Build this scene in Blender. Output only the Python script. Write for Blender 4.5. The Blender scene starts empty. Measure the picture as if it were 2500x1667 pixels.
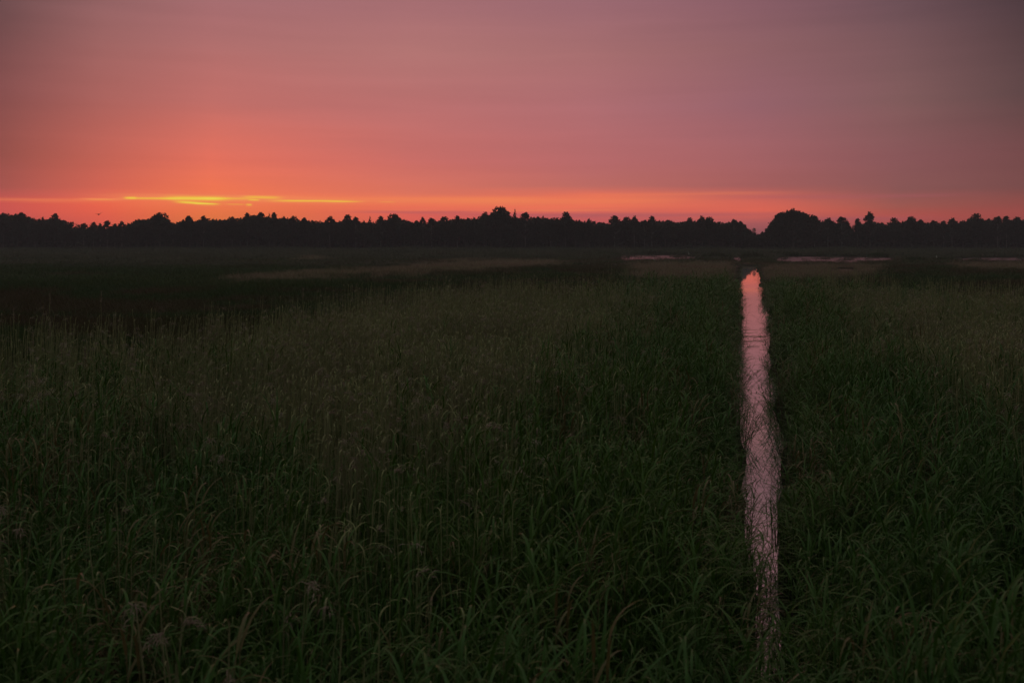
import bpy, math, random
import numpy as np
from mathutils import Vector

random.seed(7)
RNG = np.random.default_rng(11)
C = bpy.context.scene.collection
SC = bpy.context.scene

# ------------------------------------------------------------------ camera
F = 2431.0            # focal length in pixels of the 2500 px wide photograph (35 mm lens)
HY = 590.0            # row of the horizon
H = 4.2               # eye height above the water (z = 0)
cam_d = bpy.data.cameras.new('camera')
cam_d.lens = 35.0; cam_d.sensor_width = 36.0
cam_d.shift_y = -(833.5 - HY) / 2500.0
cam_d.clip_start = 0.1; cam_d.clip_end = 6000
cam_d.dof.use_dof = True; cam_d.dof.focus_distance = 26.0; cam_d.dof.aperture_fstop = 2.8
cam = bpy.data.objects.new('camera', cam_d); C.objects.link(cam)
cam.location = (0, 0, H); cam.rotation_euler = (math.radians(90), 0, 0)
SC.camera = cam
SC.view_settings.view_transform = 'Standard'; SC.view_settings.look = 'None'
SC.view_settings.exposure = 0.0; SC.view_settings.gamma = 1.0
SC.view_settings.use_curve_mapping = False
SC.cycles.use_denoising = True
SC.cycles.max_bounces = 6; SC.cycles.diffuse_bounces = 3; SC.cycles.glossy_bounces = 3
SC.cycles.transmission_bounces = 4; SC.cycles.volume_bounces = 0
SC.cycles.transparent_max_bounces = 8


def s2l(c):
    return tuple((v / 255 / 12.92) if v / 255 <= 0.04045 else ((v / 255 + 0.055) / 1.055) ** 2.4 for v in c) + (1.0,)


def azel(px, py):
    az = math.atan((px - 1250) / F)
    return az, math.atan((HY - py) / F * math.cos(az))


# ------------------------------------------------------------------ sky (world)
world = bpy.data.worlds.new('World'); SC.world = world; world.use_nodes = True
NT = world.node_tree; NT.nodes.clear()


class NB:
    """tiny helper to write node math"""
    def __init__(s, nt): s.nt = nt

    def n(s, t, **k):
        x = s.nt.nodes.new(t)
        for a, b in k.items(): setattr(x, a, b)
        return x

    def link(s, a, b): s.nt.links.new(a, b)

    def m(s, op, a, b=None, c=None, clamp=False):
        x = s.n('ShaderNodeMath', operation=op); x.use_clamp = clamp
        for i, v in enumerate((a, b, c)):
            if v is None: continue
            if isinstance(v, (int, float)): x.inputs[i].default_value = v
            else: s.link(v, x.inputs[i])
        return x.outputs[0]

    def comb(s, a, b, c=0.0):
        x = s.n('ShaderNodeCombineXYZ')
        for i, v in enumerate((a, b, c)):
            if isinstance(v, (int, float)): x.inputs[i].default_value = v
            else: s.link(v, x.inputs[i])
        return x.outputs[0]

    def noise(s, vec, scale, detail=3, rough=0.5):
        x = s.n('ShaderNodeTexNoise'); x.inputs['Scale'].default_value = scale
        x.inputs['Detail'].default_value = detail; x.inputs['Roughness'].default_value = rough
        if vec is not None: s.link(vec, x.inputs['Vector'])
        return x.outputs['Fac']

    def mix(s, f, a, b, mode='MIX'):
        x = s.n('ShaderNodeMix', data_type='RGBA', blend_type=mode)
        for sock, v in ((x.inputs['Factor'], f), (x.inputs['A'], a), (x.inputs['B'], b)):
            pass
        ins = [x.inputs[0], x.inputs[6], x.inputs[7]]
        for sock, v in zip(ins, (f, a, b)):
            if isinstance(v, (int, float, tuple)): sock.default_value = v
            else: s.link(v, sock)
        return x.outputs[2]

    def smooth(s, v, a, b, lo=0.0, hi=1.0):
        x = s.n('ShaderNodeMapRange', interpolation_type='SMOOTHSTEP')
        s.link(v, x.inputs[0])
        x.inputs[1].default_value = a; x.inputs[2].default_value = b
        x.inputs[3].default_value = lo; x.inputs[4].default_value = hi
        return x.outputs[0]


B = NB(NT)
tc = B.n('ShaderNodeTexCoord'); sep = B.n('ShaderNodeSeparateXYZ'); B.link(tc.outputs['Generated'], sep.inputs[0])
dx, dy, dz = sep.outputs
az = B.m('ARCTAN2', dx, dy)
el = B.m('ARCSINE', dz)
EV = 0.26
t_low = B.m('MULTIPLY', B.m('DIVIDE', B.m('MINIMUM', B.m('MAXIMUM', el, 0.0), EV), EV), 0.8)
t_hi = B.m('MULTIPLY', B.m('MAXIMUM', B.m('SUBTRACT', el, EV), 0.0), 0.2 / 1.311)
# gentle warping of the cloud layers
uv = B.comb(B.m('MULTIPLY', az, 3.0), B.m('MULTIPLY', el, 26.0))
wob = B.m('SUBTRACT', B.noise(uv, 1.6, 4, 0.55), 0.5)
tpar = B.m('ADD', B.m('ADD', t_low, t_hi), B.m('MULTIPLY', wob, 0.030))


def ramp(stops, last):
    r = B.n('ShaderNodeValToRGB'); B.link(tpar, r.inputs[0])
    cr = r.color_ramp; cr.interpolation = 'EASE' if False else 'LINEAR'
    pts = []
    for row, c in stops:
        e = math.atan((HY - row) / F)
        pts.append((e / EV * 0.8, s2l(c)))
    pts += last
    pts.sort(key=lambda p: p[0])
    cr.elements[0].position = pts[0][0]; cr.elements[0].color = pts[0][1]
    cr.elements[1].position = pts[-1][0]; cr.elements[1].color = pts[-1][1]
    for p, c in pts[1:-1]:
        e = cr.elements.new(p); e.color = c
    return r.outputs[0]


ZEN = (0.42, 0.47, 0.40, 1)  # unseen overhead sky, brightened and tinted green to light the reeds
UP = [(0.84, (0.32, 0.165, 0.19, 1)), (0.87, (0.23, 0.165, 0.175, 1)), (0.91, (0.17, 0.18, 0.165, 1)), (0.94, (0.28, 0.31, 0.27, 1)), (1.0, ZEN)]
cols = [   # photograph column, colours from the horizon upwards
    (0,    [(590, (208, 84, 86)), (520, (222, 90, 84)), (500, (214, 88, 82)), (470, (172, 86, 80)), (400, (154, 82, 76)), (266, (136, 80, 80)), (130, (116, 76, 78)), (0, (98, 74, 78))]),
    (250,  [(590, (250, 96, 82)), (520, (252, 104, 78)), (497, (250, 106, 78)), (470, (222, 104, 86)), (400, (200, 101, 88)), (266, (174, 101, 97)), (130, (158, 101, 101)), (0, (142, 98, 102))]),
    (520,  [(590, (255, 136, 62)), (520, (255, 126, 70)), (490, (255, 122, 80)), (460, (252, 122, 86)), (400, (236, 116, 96)), (266, (196, 112, 107)), (130, (178, 112, 112)), (0, (162, 108, 114))]),
    (1000, [(590, (248, 104, 94)), (522, (244, 104, 90)), (500, (255, 124, 90)), (470, (230, 120, 100)), (400, (208, 112, 106)), (266, (190, 114, 114)), (130, (180, 118, 118)), (0, (165, 110, 116))]),
    (1450, [(590, (222, 94, 98)), (528, (216, 98, 98)), (505, (254, 122, 92)), (480, (240, 116, 92)), (455, (196, 110, 104)), (400, (188, 108, 110)), (266, (176, 110, 116)), (130, (168, 111, 114)), (0, (154, 105, 115))]),
    (1850, [(590, (178, 90, 100)), (545, (190, 96, 100)), (520, (240, 108, 88)), (490, (212, 104, 94)), (455, (172, 98, 98)), (400, (168, 100, 104)), (266, (152, 100, 110)), (130, (144, 98, 104)), (0, (134, 92, 104))]),
    (2200, [(590, (170, 76, 78)), (535, (196, 86, 78)), (510, (170, 92, 84)), (470, (142, 88, 88)), (400, (140, 88, 92)), (266, (130, 92, 94)), (130, (118, 85, 90)), (0, (104, 78, 88))]),
    (2500, [(590, (150, 66, 70)), (530, (168, 76, 72)), (500, (150, 78, 74)), (470, (124, 76, 76)), (400, (118, 74, 76)), (266, (98, 72, 74)), (130, (86, 64, 68)), (0, (72, 56, 64))]),
]
azj = B.m('ADD', az, B.m('MULTIPLY', wob, 0.03))
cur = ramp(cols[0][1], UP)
prev = azel(cols[0][0], HY)[0]
for px, st in cols[1:]:
    a = azel(px, HY)[0]
    f = B.n('ShaderNodeMapRange'); B.link(azj, f.inputs[0])
    f.inputs[1].default_value = prev; f.inputs[2].default_value = a
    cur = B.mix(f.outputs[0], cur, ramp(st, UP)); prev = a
# away from the sunset the sky is a dim grey green
east = B.smooth(B.m('ABSOLUTE', B.m('ADD', az, 0.15)), 0.72, 1.9)
east = B.m('MULTIPLY', east, B.smooth(el, 1.15, 0.75))
cur = B.mix(east, cur, (0.095, 0.11, 0.10, 1))

# soft, horizontally stretched cloud tones
uvs = B.comb(B.m('MULTIPLY', az, 2.2), B.m('MULTIPLY', el, 42.0))
st1 = B.noise(uvs, 1.4, 5, 0.55)
cur = B.mix(1.0, cur, B.comb(*(B.m('ADD', B.m('MULTIPLY', st1, 0.16), 0.92),) * 3), 'MULTIPLY')
uvf = B.comb(B.m('MULTIPLY', az, 7.0), B.m('MULTIPLY', el, 330.0))
fine = B.noise(uvf, 1.0, 4, 0.6)
finec = B.m('SUBTRACT', fine, 0.5)
eld = B.m('ADD', el, B.m('MULTIPLY', finec, 0.0042))


def streak(px, py, wx, wy, amp, slope=0.0, edge=0.55):
    a0, e0 = azel(px, py)
    wa = wx / F * math.cos(a0) ** 2; we = wy / F
    da = B.m('DIVIDE', B.m('SUBTRACT', az, a0), wa)
    e = B.m('SUBTRACT', eld, e0)
    if slope: e = B.m('ADD', e, B.m('MULTIPLY', B.m('SUBTRACT', az, a0), slope))
    de = B.m('DIVIDE', e, we)
    g = B.m('EXPONENT', B.m('MULTIPLY', B.m('ADD', B.m('MULTIPLY', B.m('MULTIPLY', da, da), B.m('MULTIPLY', da, da)), B.m('MULTIPLY', de, de)), -1.0))
    return B.m('MULTIPLY', g, amp)


def total(lst):
    t = lst[0]
    for x in lst[1:]: t = B.m('ADD', t, x)
    return t


# mauve shreds of low cloud
dark = total([streak(1500, 525, 420, 5, 0.5), streak(2080, 534, 180, 5, 0.5), streak(1010, 518, 160, 3, 0.4), streak(300, 478, 330, 8, 0.12), streak(2050, 480, 280, 4, 0.35)])
cur = B.mix(B.m('MINIMUM', dark, 0.8), cur, s2l((176, 92, 104)))
orange = total([streak(478, 490, 190, 20, 0.35), streak(950, 488, 330, 8, 0.75), streak(1400, 490, 260, 9, 0.5), streak(60, 488, 220, 4, 0.5), streak(250, 487, 55, 2.6, 0.9),
                streak(520, 483, 260, 8, 0.65), streak(1010, 513, 90, 2, 0.35), streak(1330, 514, 180, 2, 0.55), streak(1650, 474, 260, 4, 0.25)])
cur = B.mix(B.m('MINIMUM', orange, 1.0), cur, s2l((255, 138, 90)))
yel = total([streak(478, 485, 70, 4.6, 1.5), streak(372, 485.5, 62, 2.4, 1.0), streak(318, 484, 14, 2.8, 0.9), streak(560, 485, 60, 3, 0.7),
             streak(478, 496, 46, 2.2, 1.5, 0.05), streak(505, 498, 30, 2.0, 0.9), streak(574, 499, 24, 1.0, 0.6), streak(608, 500, 7, 2.4, 0.9), streak(640, 482, 44, 2.2, 0.8),
             streak(620, 488, 13, 1.4, 1.0), streak(768, 490.5, 98, 2.6, 1.15), streak(840, 493, 40, 1.7, 0.6), streak(245, 488.5, 30, 1.5, 0.35), streak(945, 493, 20, 1.8, 0.3)])
yel = B.m('MULTIPLY', yel, B.m('ADD', 0.75, B.m('MULTIPLY', fine, 0.5)))
cur = B.mix(B.m('MINIMUM', yel, 1.0), cur, s2l((255, 196, 72)))
cur = B.mix(B.m('MINIMUM', B.m('MAXIMUM', B.m('SUBTRACT', yel, 0.95), 0.0), 0.8), cur, s2l((255, 232, 86)))
# below the horizon: dim
below = B.smooth(el, -0.06, -0.002)
cur = B.mix(below, (0.02, 0.017, 0.016, 1), cur)
cur = B.mix(1.0, cur, (1.02, 1.015, 0.975, 1), 'MULTIPLY')
bg = B.n('ShaderNodeBackground'); bg.inputs['Strength'].default_value = 1.0
B.link(cur, bg.inputs[0])
wo = B.n('ShaderNodeOutputWorld'); B.link(bg.outputs[0], wo.inputs[0])

# the sun has sunk behind the cloud bank: a faint wide glow from its direction
sun_d = bpy.data.lights.new('sun', 'SUN'); sun_d.energy = 0.03; sun_d.angle = math.radians(14); sun_d.color = (1.0, 0.42, 0.2)
sun = bpy.data.objects.new('sun', sun_d); C.objects.link(sun)
sa, se = azel(470, 480)
sdir = Vector((math.sin(sa) * math.cos(0.07), math.cos(sa) * math.cos(0.07), math.sin(0.07)))
sun.rotation_euler = sdir.to_track_quat('Z', 'Y').to_euler()


# ------------------------------------------------------------------ helpers
def gy(row, z=0.0):
    """distance at which a point of height z shows on this row"""
    return (H - z) * F / (row - HY)


def gx(px, y): return (px - 1250) / F * y


class MB:
    def __init__(s): s.v = []; s.f = []; s.n = 0

    def add(s, v, f):
        s.v.append(np.asarray(v, float)); s.f += [tuple(int(i) + s.n for i in q) for q in f]; s.n += len(v)

    def mesh(s, name, mats=(), smooth=True):
        me = bpy.data.meshes.new(name)
        v = np.concatenate(s.v) if s.v else np.zeros((0, 3))
        me.from_pydata(v.tolist(), [], s.f)
        for m in mats: me.materials.append(m)
        if smooth: me.polygons.foreach_set('use_smooth', [True] * len(me.polygons))
        me.update(); return me


def quads_mesh(name, V, mats, smooth=False):
    """V: (n,4,3) array of separate quads"""
    n = len(V); me = bpy.data.meshes.new(name)
    me.vertices.add(n * 4); me.loops.add(n * 4); me.polygons.add(n)
    me.vertices.foreach_set('co', V.reshape(-1).astype(np.float32))
    me.loops.foreach_set('vertex_index', np.arange(n * 4, dtype=np.int32))
    me.polygons.foreach_set('loop_start', np.arange(0, n * 4, 4, dtype=np.int32))
    me.polygons.foreach_set('loop_total', np.full(n, 4, dtype=np.int32))
    for m in mats: me.materials.append(m)
    me.update(calc_edges=True); me.validate(); return me


def link(name, me, parent=None, loc=(0, 0, 0)):
    o = bpy.data.objects.new(name, me); C.objects.link(o); o.location = loc
    if parent: o.parent = parent
    return o


def tag(o, label=None, cat=None, group=None, kind=None):
    if label: o['label'] = label
    if cat: o['category'] = cat
    if group: o['group'] = group
    if kind: o['kind'] = kind
    return o


def tube(mb, pts, r0, r1, k=5):
    pts = np.asarray(pts, float); n = len(pts); V = []
    for i, p in enumerate(pts):
        d = pts[min(i + 1, n - 1)] - pts[max(i - 1, 0)]; d = d / (np.linalg.norm(d) + 1e-9)
        a = np.cross(d, (0.31, 0.95, 0.1)); a /= np.linalg.norm(a) + 1e-9; b = np.cross(d, a)
        r = r0 + (r1 - r0) * i / (n - 1)
        for j in range(k):
            t = 2 * math.pi * j / k
            V.append(p + r * (math.cos(t) * a + math.sin(t) * b))
    Fc = [(i * k + j, i * k + (j + 1) % k, (i + 1) * k + (j + 1) % k, (i + 1) * k + j) for i in range(n - 1) for j in range(k)]
    Fc.append(tuple(range(k))[::-1]); Fc.append(tuple((n - 1) * k + j for j in range(k)))
    mb.add(V, Fc)


def ribbon(mb, base, ang, pitch, length, width, droop, seg=5, twist=0.0, fold=0.0):
    """a leaf: starts at base, leaves at heading ang and pitch (0 = level), bows down with droop"""
    base = np.asarray(base, float)
    t = np.linspace(0, 1, seg + 1)
    hd = np.array([math.cos(ang), math.sin(ang), 0.0])
    p = pitch - droop * t
    ds = length / seg
    hor = np.concatenate([[0], np.cumsum(np.cos(p[:-1]) * ds)]); ver = np.concatenate([[0], np.cumsum(np.sin(p[:-1]) * ds)])
    ctr = base + hor[:, None] * hd + ver[:, None] * np.array([0, 0, 1.0])
    side = np.array([-math.sin(ang), math.cos(ang), 0.0])
    w = width * 0.5 * (np.minimum(1.0, 0.55 + 2.5 * t) * np.power(np.maximum(1 - t, 0.0), 0.55))
    tw = twist * t
    nrm = np.stack([-np.sin(p) * hd[0], -np.sin(p) * hd[1], np.cos(p)], 1)
    sd = np.cos(tw)[:, None] * side + np.sin(tw)[:, None] * nrm
    L = ctr + sd * w[:, None]; R = ctr - sd * w[:, None]
    if fold:
        M = ctr - nrm * (w * fold)[:, None]
        V = np.stack([L, M, R], 1).reshape(-1, 3)
        fc = []
        for i in range(seg):
            a = i * 3
            fc += [(a, a + 1, a + 4, a + 3), (a + 1, a + 2, a + 5, a + 4)]
    else:
        V = np.stack([L, R], 1).reshape(-1, 3)
        fc = [(2 * i, 2 * i + 1, 2 * i + 3, 2 * i + 2) for i in range(seg)]
    mb.add(V, fc)


# ------------------------------------------------------------------ materials
def veg_mat(name, c1, c2, c3, rough=0.45, spec=0.4, trans=0.25, scale=0.25, patch=None):
    """c1..c3 vary from plant to plant and in drifts over the marsh"""
    m = bpy.data.materials.new(name); m.use_nodes = True; nt = m.node_tree; nt.nodes.clear(); b = NB(nt)
    oi = b.n('ShaderNodeObjectInfo'); geo = b.n('ShaderNodeNewGeometry')
    nz = b.noise(geo.outputs['Position'], scale, 3, 0.6)
    f = b.smooth(nz, 0.38, 0.62)
    a = b.mix(oi.outputs['Random'], tuple(c1) + (1,), tuple(c2) + (1,))
    a = b.mix(f, a, tuple(c3) + (1,))
    if patch: a = b.mix(b.m('GREATER_THAN', oi.outputs['Random'], 0.93), a, tuple(patch) + (1,))
    nz2 = b.noise(geo.outputs['Position'], 9.0, 2, 0.5)
    a = b.mix(1.0, a, b.comb(*(b.m('ADD', b.m('MULTIPLY', nz2, 0.9), 0.55),) * 3), 'MULTIPLY')
    p = b.n('ShaderNodeBsdfPrincipled'); b.link(a, p.inputs['Base Color'])
    p.inputs['Roughness'].default_value = rough; p.inputs['Specular IOR Level'].default_value = spec
    tr = b.n('ShaderNodeBsdfTranslucent'); b.link(a, tr.inputs[0])
    mx = b.n('ShaderNodeMixShader'); mx.inputs[0].default_value = trans
    b.link(p.outputs[0], mx.inputs[1]); b.link(tr.outputs[0], mx.inputs[2])
    out = b.n('ShaderNodeOutputMaterial'); b.link(mx.outputs[0], out.inputs[0])
    return m


M_green = veg_mat('reed_green', (0.048, 0.122, 0.012), (0.074, 0.132, 0.014), (0.046, 0.118, 0.016), 0.45, 0.35, 0.25, patch=(0.15, 0.12, 0.05))
M_dry = veg_mat('dry_straw', (0.24, 0.265, 0.115), (0.36, 0.335, 0.18), (0.26, 0.245, 0.135), 0.7, 0.2, 0.12, 0.4)
M_plume = veg_mat('seed_plume', (0.26, 0.20, 0.17), (0.36, 0.29, 0.25), (0.26, 0.19, 0.16), 0.85, 0.1, 0.2, 0.4)
M_sedge = veg_mat('sedge_brown', (0.060, 0.056, 0.018), (0.044, 0.062, 0.014), (0.068, 0.050, 0.020), 0.6, 0.2, 0.2, 0.05)
M_dgreen = veg_mat('sedge_dark_green', (0.032, 0.068, 0.010), (0.042, 0.072, 0.012), (0.028, 0.064, 0.012), 0.6, 0.2, 0.2, 0.05)
M_pale = veg_mat('sedge_pale', (0.27, 0.21, 0.145), (0.21, 0.175, 0.105), (0.27, 0.185, 0.14), 0.7, 0.15, 0.2, 0.06)
M_far = veg_mat('reed_far_green', (0.050, 0.066, 0.026), (0.066, 0.072, 0.034), (0.040, 0.062, 0.026), 0.6, 0.2, 0.2, 0.04)
M_farpale = veg_mat('reed_far_pale', (0.14, 0.13, 0.085), (0.16, 0.14, 0.10), (0.11, 0.115, 0.07), 0.6, 0.2, 0.2, 0.04)
M_tree = veg_mat('tree_leaves', (0.040, 0.044, 0.026), (0.050, 0.048, 0.034), (0.034, 0.042, 0.026), 0.6, 0.2, 0.2, 0.08)
M_bark = veg_mat('bark', (0.10, 0.085, 0.075), (0.16, 0.14, 0.13), (0.12, 0.10, 0.09), 0.85, 0.1, 0.0, 0.3)
M_white = veg_mat('white_feathers', (0.75, 0.75, 0.72), (0.8, 0.8, 0.78), (0.75, 0.74, 0.72), 0.7, 0.2, 0.0, 2)
M_dark = veg_mat('dark_feathers', (0.06, 0.035, 0.03), (0.06, 0.04, 0.03), (0.05, 0.03, 0.025), 0.7, 0.2, 0.0, 2)

M_soil = bpy.data.materials.new('marsh_soil'); M_soil.use_nodes = True
b = NB(M_soil.node_tree); bs = M_soil.node_tree.nodes['Principled BSDF']
g = b.n('ShaderNodeNewGeometry'); nz = b.noise(g.outputs['Position'], 0.35, 6, 0.6)
b.link(b.mix(nz, (0.018, 0.020, 0.010, 1), (0.040, 0.034, 0.020, 1)), bs.inputs['Base Color'])
bs.inputs['Roughness'].default_value = 0.9; bs.inputs['Specular IOR Level'].default_value = 0.1


def water_mat(name, rough, bump, sx, sy, ior):
    m = bpy.data.materials.new(name); m.use_nodes = True; nt = m.node_tree; b = NB(nt)
    p = nt.nodes['Principled BSDF']; p.inputs['Base Color'].default_value = (0.008, 0.008, 0.006, 1)
    p.inputs['Roughness'].default_value = rough; p.inputs['IOR'].default_value = ior
    g = b.n('ShaderNodeNewGeometry'); mp = b.n('ShaderNodeMapping'); b.link(g.outputs['Position'], mp.inputs[0])
    mp.inputs['Scale'].default_value = (sx, sy, 1)
    bp = b.n('ShaderNodeBump'); bp.inputs['Strength'].default_value = bump; bp.inputs['Distance'].default_value = 0.01
    b.link(b.noise(mp.outputs[0], 1.0, 3, 0.5), bp.inputs['Height']); b.link(bp.outputs[0], p.inputs['Normal'])
    return m


M_water = water_mat('still_water', 0.02, 0.08, 2.0, 0.8, 1.6)
M_water.node_tree.nodes['Principled BSDF'].inputs['Metallic'].default_value = 0.6
M_water.node_tree.nodes['Principled BSDF'].inputs['Base Color'].default_value = (0.80, 0.74, 0.72, 1)
M_pond = water_mat('rippled_water', 0.22, 1.0, 1.2, 2.5, 1.25)

# ------------------------------------------------------------------ ditch line and ponds
DY = [(2.0, 1885, 2), (7.0, 1884, 22), (8.5, 1880, 28), (gy(1600), 1876, 30), (gy(1500), 1872, 34), (gy(1440), 1869, 46), (gy(1300), 1867, 62), (gy(1200), 1863, 74), (gy(1100), 1857, 80), (gy(1000), 1849, 76), (gy(900), 1843, 74),
      (gy(822), 1844, 72), (gy(775), 1843, 68), (gy(740), 1838, 62), (gy(700), 1833, 54), (gy(675), 1830, 48), (gy(656), 1829, 42), (gy(650), 1829, 30)]
dY = np.array([d[0] for d in DY]); dX = np.array([gx(d[1], d[0]) for d in DY]); dW = np.array([(d[2] * 1.08 + 2) / F * d[0] for d in DY])
ENDY = DY[-1][0]


def ditch_c(Y): return np.where(Y > ENDY, dX[-1] + (Y - ENDY) * 0.2378, np.interp(Y, dY, dX) + 0.10 * np.interp(Y, dY, dW) * np.sin(Y * 0.75 + 1.2 * np.sin(Y * 0.21)))


def ditch_w(Y):
    w = np.interp(Y, dY, dW)
    w = w * (1 + 0.17 * np.sin(Y * 1.9 + 1.4 * np.sin(Y * 0.83)) + 0.10 * np.sin(Y * 0.31))
    return np.where((Y > ENDY + 1.5) | (Y < 7.5), 0.0, w)


# px0, px1, far row, near row of each pond (near side runs on under the plants in front)
PONDS = [('pond', 1505, 1702, 623.5, 639, 'grey pink pond left of the ditch end, ringed by ragged plants'),
         ('pond', 1890, 2178, 626.5, 644.5, 'long narrow grey pond right of the ditch end'),
         ('pond', 2345, 2620, 628.5, 642, 'narrow pond running out of the frame on the right'),
         ('pool', 2042, 2086, 657, 669, 'tiny pool in brown sedge in front of the long pond'),
         ('pool', 1038, 1068, 628, 631.5, 'thin sliver of water far off in the middle of the marsh'),
         ('ditch_water', 1792, 1809, 627, 642, 'far end of the ditch glimpsed between two reed stands')]


def pond_outline(p, n=40):
    """irregular outline in metres"""
    _, x0, x1, r0, r1, _ = p
    rr = random.Random(int(x0)); pts = []
    ph = [rr.uniform(0, 6.28) for _ in range(3)]
    for i in range(n):
        t = 2 * math.pi * i / n
        k = 1 + 0.08 * math.sin(3 * t + ph[0]) + 0.05 * math.sin(5 * t + ph[1])
        c, s = math.cos(t), math.sin(t)
        c = math.copysign(abs(c) ** 0.7, c); s = math.copysign(abs(s) ** 0.7, s)
        px = (x0 + x1) / 2 + (x1 - x0) / 2 * c * k; rw = (r0 + r1) / 2 + (r1 - r0) / 2 * s * min(k, 1.02)
        y = gy(rw); pts.append((gx(px, y), y))
    return pts


OUT = [pond_outline(p) for p in PONDS]


def in_poly(X, Y, poly):
    ins = np.zeros(X.shape, bool); n = len(poly)
    for i in range(n):
        x0, y0 = poly[i]; x1, y1 = poly[(i + 1) % n]
        cond = ((y0 > Y) != (y1 > Y))
        with np.errstate(divide='ignore', invalid='ignore'):
            xx = (x1 - x0) * (Y - y0) / (y1 - y0 + 1e-12) + x0
        ins ^= cond & (X < xx)
    return ins


def wet(X, Y, m=0.0):
    w = ditch_w(Y)
    r = (np.abs(X - ditch_c(Y)) < w / 2 + m) & (w > 0.0)
    for o in OUT: r |= in_poly(X, Y, o)
    return r


# ------------------------------------------------------------------ ground
ys = np.unique(np.concatenate([np.arange(-40, 0, 8), np.arange(0, 60, 1.0), np.arange(60, 180, 2.0), np.arange(180, 320, 3.0), np.arange(320, 480, 10), np.array([520, 600, 700, 850, 1000, 1300, 1600, 2000])]))
off = np.unique(np.round(np.concatenate([np.arange(-2.4, 2.41, 0.12), np.arange(-10, 10, 0.8), np.arange(-90, 160, 2.5), np.arange(-400, 401, 20), np.array([-2000, -1400, -1000, -700, 700, 1000, 1400, 2000])]), 3))
GX, GY = np.meshgrid(off, ys)
scale_far = 1.0
PX = GX + ditch_c(GY)
Z = 0.22 + 0.05 * np.sin(PX * 0.31 + 1.3 * np.sin(GY * 0.17)) * np.cos(GY * 0.23)
dd = np.abs(PX - ditch_c(GY)); hw = ditch_w(GY) / 2
inside = (ditch_w(GY) > 0)
Z = np.where(inside & (dd < hw + 0.12), np.minimum(Z, -0.08 + (dd - hw) * 1.5), Z)
Z = np.where(inside & (dd < hw), np.maximum(-0.5, -0.1 - (hw - dd) * 2), Z)
for o in OUT: Z = np.where(in_poly(PX, GY, o), -0.35, Z)
nr, nc = PX.shape
me = bpy.data.meshes.new('ground')
V = np.stack([PX, GY, Z], -1).reshape(-1, 3)
fc = [(r * nc + c, r * nc + c + 1, (r + 1) * nc + c + 1, (r + 1) * nc + c) for r in range(nr - 1) for c in range(nc - 1)]
me.from_pydata(V.tolist(), [], fc); me.materials.append(M_soil); me.update()
tag(link('ground', me), 'dark wet marsh soil under the reeds and sedge', 'ground', kind='structure')

# ditch water strip
mb = MB(); yy = [7.6, 9.0, 10.5, 12.5, 14, 17, 20, 25, 30, 36, 44, 52, 60, 70, 80, 95, 110, 125, 140, 155, ENDY + 1.2]
V = []
for y in yy:
    c = float(ditch_c(np.array(y))); w = float(np.interp(y, dY, dW)) / 2 + 0.22
    V += [(c - w, y, 0.0), (c + w, y, 0.0)]
mb.add(V, [(2 * i, 2 * i + 1, 2 * i + 3, 2 * i + 2) for i in range(len(yy) - 1)])
tag(link('ditch_water', mb.mesh('ditch_water', [M_water])), 'straight narrow ditch reflecting the pink sky between the reeds', 'ditch', kind='structure')
for p, o in zip(PONDS, OUT):
    cx = sum(q[0] for q in o) / len(o); cy = sum(q[1] for q in o) / len(o)
    mb = MB(); mb.add([(cx + (x - cx) * 1.06, cy + (y - cy) * 1.06, 0.0) for x, y in o], [tuple(range(len(o)))])
    tag(link(p[0], mb.mesh(p[0], [M_pond], False)), p[5], 'water', kind='structure')


# ------------------------------------------------------------------ plant prototypes for the masses
def reed_clump(r, nst, hmin, hmax, leafw, rs, fold=0.35, lean=0.06, seg=5, stem=True, nl=(5, 8), wind=0.35):
    R = random.Random(rs); mb = MB()
    for _ in range(nst):
        a = R.uniform(0, 6.28); d = r * math.sqrt(R.random()); h = R.uniform(hmin, hmax)
        la = R.uniform(0, 6.28); le = abs(R.gauss(0, lean)) * h
        bx, by = d * math.cos(a), d * math.sin(a)
        pts = [(bx + le * math.cos(la) * t ** 1.6, by + le * math.sin(la) * t ** 1.6, h * t) for t in (0, 0.4, 0.75, 1.0)]
        if stem: tube(mb, pts, 0.0055, 0.003, 3)
        n = R.randint(*nl)
        ph = R.uniform(0, 6.28)
        for i in range(n):
            t = 0.42 + 0.58 * (i + R.uniform(-.3, .3)) / max(n - 1, 1); t = min(max(t, 0.3), 1.0)
            q = np.array([bx + le * math.cos(la) * t ** 1.6, by + le * math.sin(la) * t ** 1.6, h * t])
            # leaves swing to the lee side
            ang = ph + (i % 2) * math.pi + R.gauss(0, 0.5)
            ang = math.atan2(math.sin(ang), math.cos(ang) + wind)
            top = i >= n - 2
            ribbon(mb, q, ang, R.uniform(0.9, 1.35) if top else R.uniform(0.5, 1.1), R.uniform(0.30, 0.52) * (0.85 if top else 1), leafw * R.uniform(0.7, 1.2),
                   R.uniform(0.7, 2.4), seg, R.uniform(-0.8, 0.8), fold)
    return mb


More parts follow.
